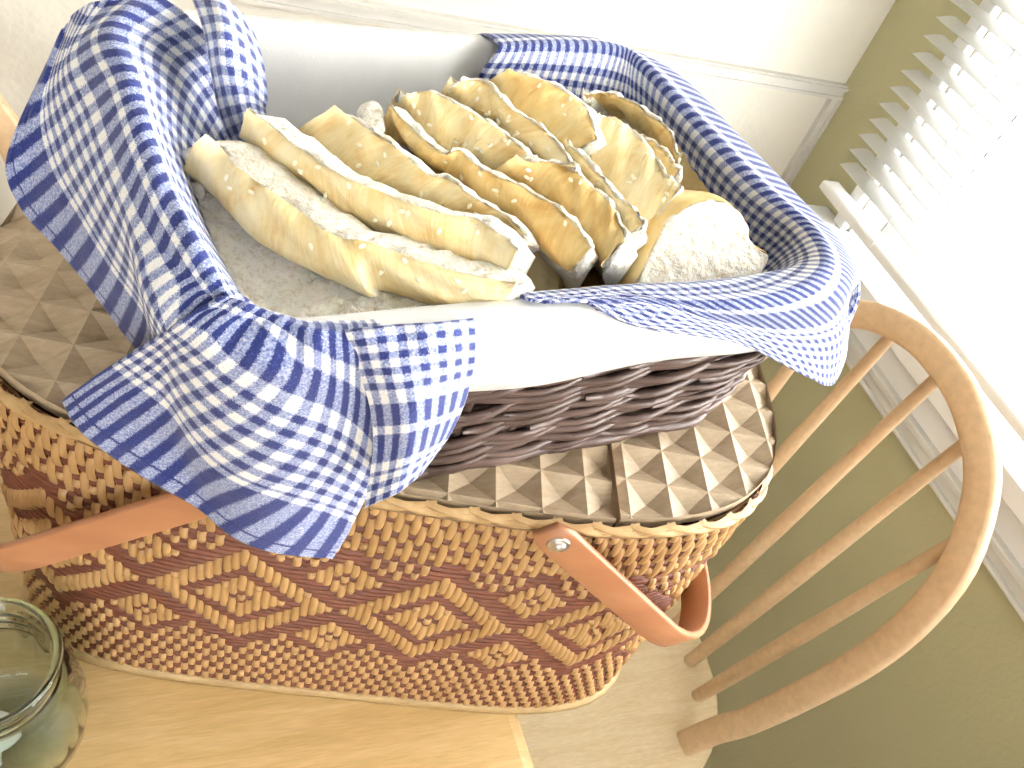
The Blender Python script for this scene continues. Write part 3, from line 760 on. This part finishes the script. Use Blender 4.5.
def band_slice(Lp, Tp, zL, zT, label, mat='crust', dvec=(.040, .026, -.046), ns=46, bulge=.0032, seeds=0, crease=.0015, flat=(.003, .003, 0)):
    seedc[0] += 1; sd = seedc[0] * 7.3; rnd = random.Random(seedc[0])
    zl = zL if isinstance(zL, (list, tuple)) else [zL] * len(Lp); zt = zT if isinstance(zT, (list, tuple)) else [zT] * len(Tp)
    L = [Vector(v) for v in catmull([tuple(pl(x, y, z)) for (x, y), z in zip(Lp, zl)], ns)]
    T = [Vector(v) for v in catmull([tuple(pl(x, y, z)) for (x, y), z in zip(Tp, zt)], ns)]
    D = Vector(dvec); D1 = Vector(flat); mid = (L[ns // 2] + T[ns // 2]) / 2
    root = empty('bread_slice', mid + D * .6 + Vector((0, 0, -.02)), label, 'bread', GRP)
    navg = Vector()
    for i in range(1, ns - 1):
        g = (T[i] - L[i]).cross(T[i + 1] - T[i - 1]).normalized(); navg += g if g.dot(CP - mid) > 0 else -g
    navg.normalize()
    nb = 9; CV = []; spots = []; DK = []
    crumbV = []
    for i in range(ns):
        t = (T[min(i + 1, ns - 1)] - T[max(i - 1, 0)]).normalized(); up = T[i] - L[i]
        nr = up.cross(t).normalized(); nr = nr if nr.dot(navg) > 0 else -nr; nr = (nr * .4 + navg).normalized()
        e = min(i, ns - 1 - i) / (ns - 1); endk = min(1, math.sqrt(max(e, 0) / .06 + .02)) if e < .06 else 1; dk = .05 + .95 * min(1, e / .22) ** .7; DK.append(dk)
        row = []
        for j in range(nb):
            f = j / (nb - 1); p = L[i].lerp(T[i], f); b = bulge * (1 - (2 * f - 1) ** 2) * endk
            g = noise.noise(Vector((i * .22 + f * 2.2, f * 1.2, sd))) * crease * 2 + noise.noise(Vector((i * .7 + f * 5, f * 2, sd))) * crease * .5
            p = p + nr * (b + g) - D * (1 - endk) * .10
            row.append(p)
            if .2 < f < .9 and .08 < i / ns < .92: spots.append((p, t, nr))
        CV += row
        # crumb loop: slightly inside the crust, upper face, back, lower face
        loop = [q - nr * .0012 for q in (row[0], row[2], row[4], row[6], row[8])]
        Dk = D * dk
        for f in (.06, .2, .36, .6, 1.0):
            q = T[i] + D1 * (endk * min(1, f / .35)) + Dk * max(0, (f - .3) / .7); loop.append(rough_v(q, .0022, 190, sd))
        low = Vector((0, 0, -.004))
        for f in (1.0, .66, .33): loop.append(L[i] + Dk * f + low * f)
        crumbV += [rough_v(q, .0008, 300, sd) for q in loop]
    nl = 13
    cf = grid_faces(ns, nl, closed_v=True) + [tuple(range(nl - 1, -1, -1)), tuple((ns - 1) * nl + k for k in range(nl))]
    obj('crumb', crumbV, cf, M['crumb'], root, recalc=True)
    # crust shell with rolled edges and closed ends
    sh, suv = [], []; acc = 0
    for i in range(ns):
        row = CV[i * nb:(i + 1) * nb]; acc += (T[i] - T[i - 1]).length if i else 0; wd = (T[i] - L[i]).length
        sh += [row[0] + D * .05 * DK[i] + Vector((0, 0, -.001))] + row + [row[-1] + D * .03 * DK[i]]; suv += [(acc, wd * k / nb) for k in range(nb + 2)]
    fc = grid_faces(ns, nb + 2)
    cr = obj('crust', sh, fc, M[mat], root, uvs=suv)
    seeds_on(spots, root, seeds, rnd)
    return root
def img_vec(dx, dy, depth, at):
    # world vector that shifts point `at` by (dx,dy) px and goes `depth` metres deeper
    x, y = proj(at); r0 = ray(x, y); s = (at - CP).dot(r0) / r0.dot(r0); r1 = ray(x + dx, y + dy)
    return CP + r1 * (s + depth) - at
def face_slice(poly, ext, label, face='crumb', side='crust_gold', n=130, dome=.0015, rough_amp=.0012, edge=.12):
    # poly: list of (px,py,z) outline of the visible cut face; ext: vector to the other cut face
    seedc[0] += 1; sd = seedc[0] * 5.1
    P = [Vector(v) for v in catmull([tuple(pl(*p)) for p in poly + poly[:1]], n + 1)][:n]
    c = sum(P, Vector()) / n; E = img_vec(*ext, c) if ext[2] > .009 else Vector(ext); root = empty('bread_slice', c + E * .5, label, 'bread', GRP)
    nrm = -E.normalized(); V = []; rings = [1.0, .97] + [.94 * (1 - k / 26) for k in range(26)]
    for k in rings:
        for p in P:
            q = c + (p - c) * k + nrm * (dome * (1 - k * k)); V.append(rough_v(q, rough_amp, 210, sd))
    F = grid_faces(len(rings), n, closed_v=True); F.append(tuple((len(rings) - 1) * n + i for i in range(n)))
    o = len(V); V += [p + E * .96 for p in P]; F += [(i, (i + 1) % n, o + (i + 1) % n, o + i) for i in range(n)]; F.append(tuple(o + i for i in range(n)))
    obj('crumb', V, F, M[face], root, recalc=True)
    if side is None: return root
    V = []; fs = (0.01, edge, .35, .6, .85, 1.0, 1.02)
    for f, gx in zip(fs, (0, .0016, .0036, .0042, .003, .0012, -.004)):
        for p in P:
            r = (p - c); r = (r - nrm * r.dot(nrm)).normalized(); V.append(rough_v(p + E * f + r * gx, .0012, 60, sd))
    obj('crust', V, grid_faces(len(fs), n, closed_v=True), M[side], root)
    return root
ZS = .382
face_slice([(176, 215, .372), (200, 188, .374), (235, 205, .376), (300, 240, .378), (400, 280, .38), (500, 302, .381), (524, 311, .381), (505, 319, .381), (420, 323, .380), (330, 328, .377), (268, 328, .372), (215, 278, .370)], (.004, .006, -.022), 'flat bread slice with white crumb face up at the left front of the basket', rough_amp=.003, side='crust')
band_slice([(188, 172), (222, 205), (248, 233), (275, 250), (330, 277), (367, 293), (379, 287), (428, 301), (478, 308), (508, 306)],
           [(214, 140), (232, 163), (255, 180), (285, 200), (318, 226), (342, 238), (369, 242), (412, 258), (452, 270), (520, 287)], .385, .398, 'long pale bread slice nearest the left front, lying on the flat crumb slice', seeds=10, flat=(.015, .011, -.002))
band_slice([(246, 141), (272, 162), (318, 192), (346, 213), (367, 223), (416, 246), (440, 256), (478, 269), (510, 277)],
           [(254, 114), (287, 139), (311, 157), (336, 172), (365, 186), (400, 199), (440, 213), (482, 222), (520, 254)], .390, .404, 'long pale bread slice, second from the left front, with frayed right end', seeds=14, flat=(.008, .006, -.001))
band_slice([(306, 134), (321, 150), (341, 166), (364, 181), (394, 193), (424, 207), (450, 216), (485, 224), (514, 243)],
           [(341, 111), (362, 125), (385, 140), (405, 155), (428, 175), (450, 180), (479, 201), (508, 218), (529, 238)], .388, .402, 'striped pale bread slice, third from the left front, reaching the white liner', seeds=8)
band_slice([(384, 130), (409, 148), (430, 166), (455, 183), (479, 200), (508, 217), (528, 236), (557, 261), (577, 272)],
           [(394, 107), (412, 128), (440, 152), (460, 150), (481, 168), (510, 181), (540, 197), (570, 220), (592, 252)], .388, .402, 'golden bread slice in the middle of the heap with a pointed far tip', 'crust_gold', seeds=6)
band_slice([(396, 108), (417, 130), (446, 150), (472, 158), (502, 173)], [(404, 95), (431, 92), (470, 112), (502, 132), (537, 162)], .390, .404, 'broad golden bread slice at the back middle with a notched top', seeds=12)
band_slice([(500, 174), (537, 194), (571, 220), (596, 252), (604, 268)], [(520, 160), (562, 164), (590, 186), (612, 207), (627, 246)], .392, .404, 'bread slice with rosy browned crust in the centre front of the heap', 'crust_gold', seeds=5, crease=.0018)
band_slice([(446, 97), (461, 107), (489, 122), (508, 142), (548, 166)], [(454, 83), (482, 81), (516, 111), (548, 135), (577, 172)], .392, .406, 'sesame sprinkled bread slice at the back behind the notched slice', seeds=16, crease=.0017)
band_slice([(560, 150), (578, 176), (606, 200), (622, 222), (627, 240)], [(566, 143), (590, 165), (612, 190), (632, 210), (643, 228)], .392, .404, 'thin pale bread slice wedged behind the rosy browned slice', dvec=(.024, .015, -.034), crease=.001)
band_slice([(491, 85), (516, 110), (540, 127), (557, 141), (582, 152)], [(512, 71), (545, 82), (572, 96), (588, 113), (596, 142)], .394, .406, 'smooth golden bread slice standing highest at the back of the heap', 'crust_gold', dvec=(.034, .022, -.026), seeds=5, crease=.0008)
band_slice([(582, 154), (600, 178), (620, 198), (640, 217), (655, 222)], [(600, 117), (625, 125), (650, 150), (668, 178), (682, 190)], .388, .402, 'pleated torn bread slice at the right of the heap', dvec=(.024, .015, -.034), seeds=10, crease=.0018)
band_slice([(620, 138), (640, 150), (655, 165), (672, 182)], [(625, 130), (647, 138), (667, 154), (680, 172)], .382, .394, 'narrow golden bread slice behind the pleated slice', 'crust_gold', dvec=(.02, .014, -.03))
band_slice([(582, 98), (602, 107), (630, 122), (652, 142), (678, 170)], [(582, 94), (609, 93), (636, 105), (666, 128), (680, 158)], .376, .392, 'rounded end slice of bread with tan crust at the back right', 'crust_gold', dvec=(.016, .012, -.035))
face_slice([(676, 142, .372), (692, 145, .372), (716, 172, .370), (719, 200, .362), (700, 212, .352), (674, 212, .352), (670, 175, .362)], (.012, .018, -.004), 'small brown crusted bread piece standing against the right towel', 'crust_gold', 'crust_brown', 40)
face_slice([(707, 201, .402), (727, 204, .402), (744, 218, .398), (752, 243, .39), (768, 258, .384), (748, 284, .376), (700, 298, .370), (640, 302, .368), (634, 290, .370), (644, 268, .378), (666, 226, .392), (688, 207, .400)], (-32, -10, .024), 'thick bread slice with white crumb face at the right front corner', side='crust_gold')
face_slice([(520, 243, .372), (540, 247, .372), (557, 264, .368), (557, 292, .360), (546, 299, .358), (525, 280, .362)], (.004, .010, -.016), 'small torn bread piece tucked under the middle slices', 'crust', 'crust_gold', 36)
face_slice([(515, 288, .350), (560, 262, .352), (610, 272, .352), (640, 285, .35), (625, 305, .35), (560, 316, .348), (520, 316, .348)], (0, .004, -.02), 'brown crust bottom bread piece lying low at the front of the basket', 'crust_brown', 'crust_brown', 40)

face_slice([(359, 107, .398), (372, 103, .400), (381, 112, .400), (384, 130, .398), (369, 130, .396), (358, 117, .396)], (2, -3, .012), 'small torn crumb tip standing up beside the white liner', 'crumb', None, 40, rough_amp=.0014)
face_slice([(182, 152, .384), (196, 147, .386), (205, 165, .384), (202, 197, .378), (190, 194, .376), (184, 175, .380)], (4, 2, .012), 'small torn bread end against the left towel', 'crumb', None, 40, rough_amp=.0014)

# ------------------------------------------------------------------ jar
jc = pl(0, 663, .11); jc.z = 0.0005
jc = Vector((-.0955, .2365, .0005))
prof = [(.0005, .003), (.034, .003), (.040, .006), (.0445, .016), (.0465, .035), (.0465, .055), (.0445, .070), (.039, .080), (.0352, .084), (.0352, .087), (.0366, .088), (.0366, .090), (.0352, .091), (.0352, .095), (.0366, .096), (.0366, .098), (.0355, .099), (.0358, .104), (.0385, .106), (.0390, .109), (.0382, .1115), (.0365, .1118),
        (.0340, .110), (.0325, .105), (.0322, .085), (.0345, .080), (.0405, .070), (.0432, .055), (.0432, .035), (.0412, .018), (.037, .010), (.030, .0075), (.0005, .0075)]
prof = [prof[0]] + prof[1:]
NJ = 96; V = []
for i in range(NJ):
    th = 2 * math.pi * i / NJ
    for k, (r, z) in enumerate(prof):
        rib = .0003 * math.cos(th * 24) if 3 <= k <= 6 else 0
        V.append((jc.x + (r + rib) * math.cos(th), jc.y + (r + rib) * math.sin(th), jc.z + z))
F = grid_faces(NJ, len(prof), closed_u=True)
jar = obj('glass_jar', V, F, M['glass'], recalc=True); tag(jar, 'empty pale green glass jar with threaded rim on the table', 'jar')
V, F = lathe([(.0003, .008), (.017, .008), (.018, .009), (.018, .020), (.017, .021), (.0003, .0205)], (jc.x - .010, jc.y - .006, jc.z), 32)
tl_ = obj('tea_light', V, F, M['candle'], recalc=True); tag(tl_, 'small white wax piece lying inside the glass jar', 'candle')
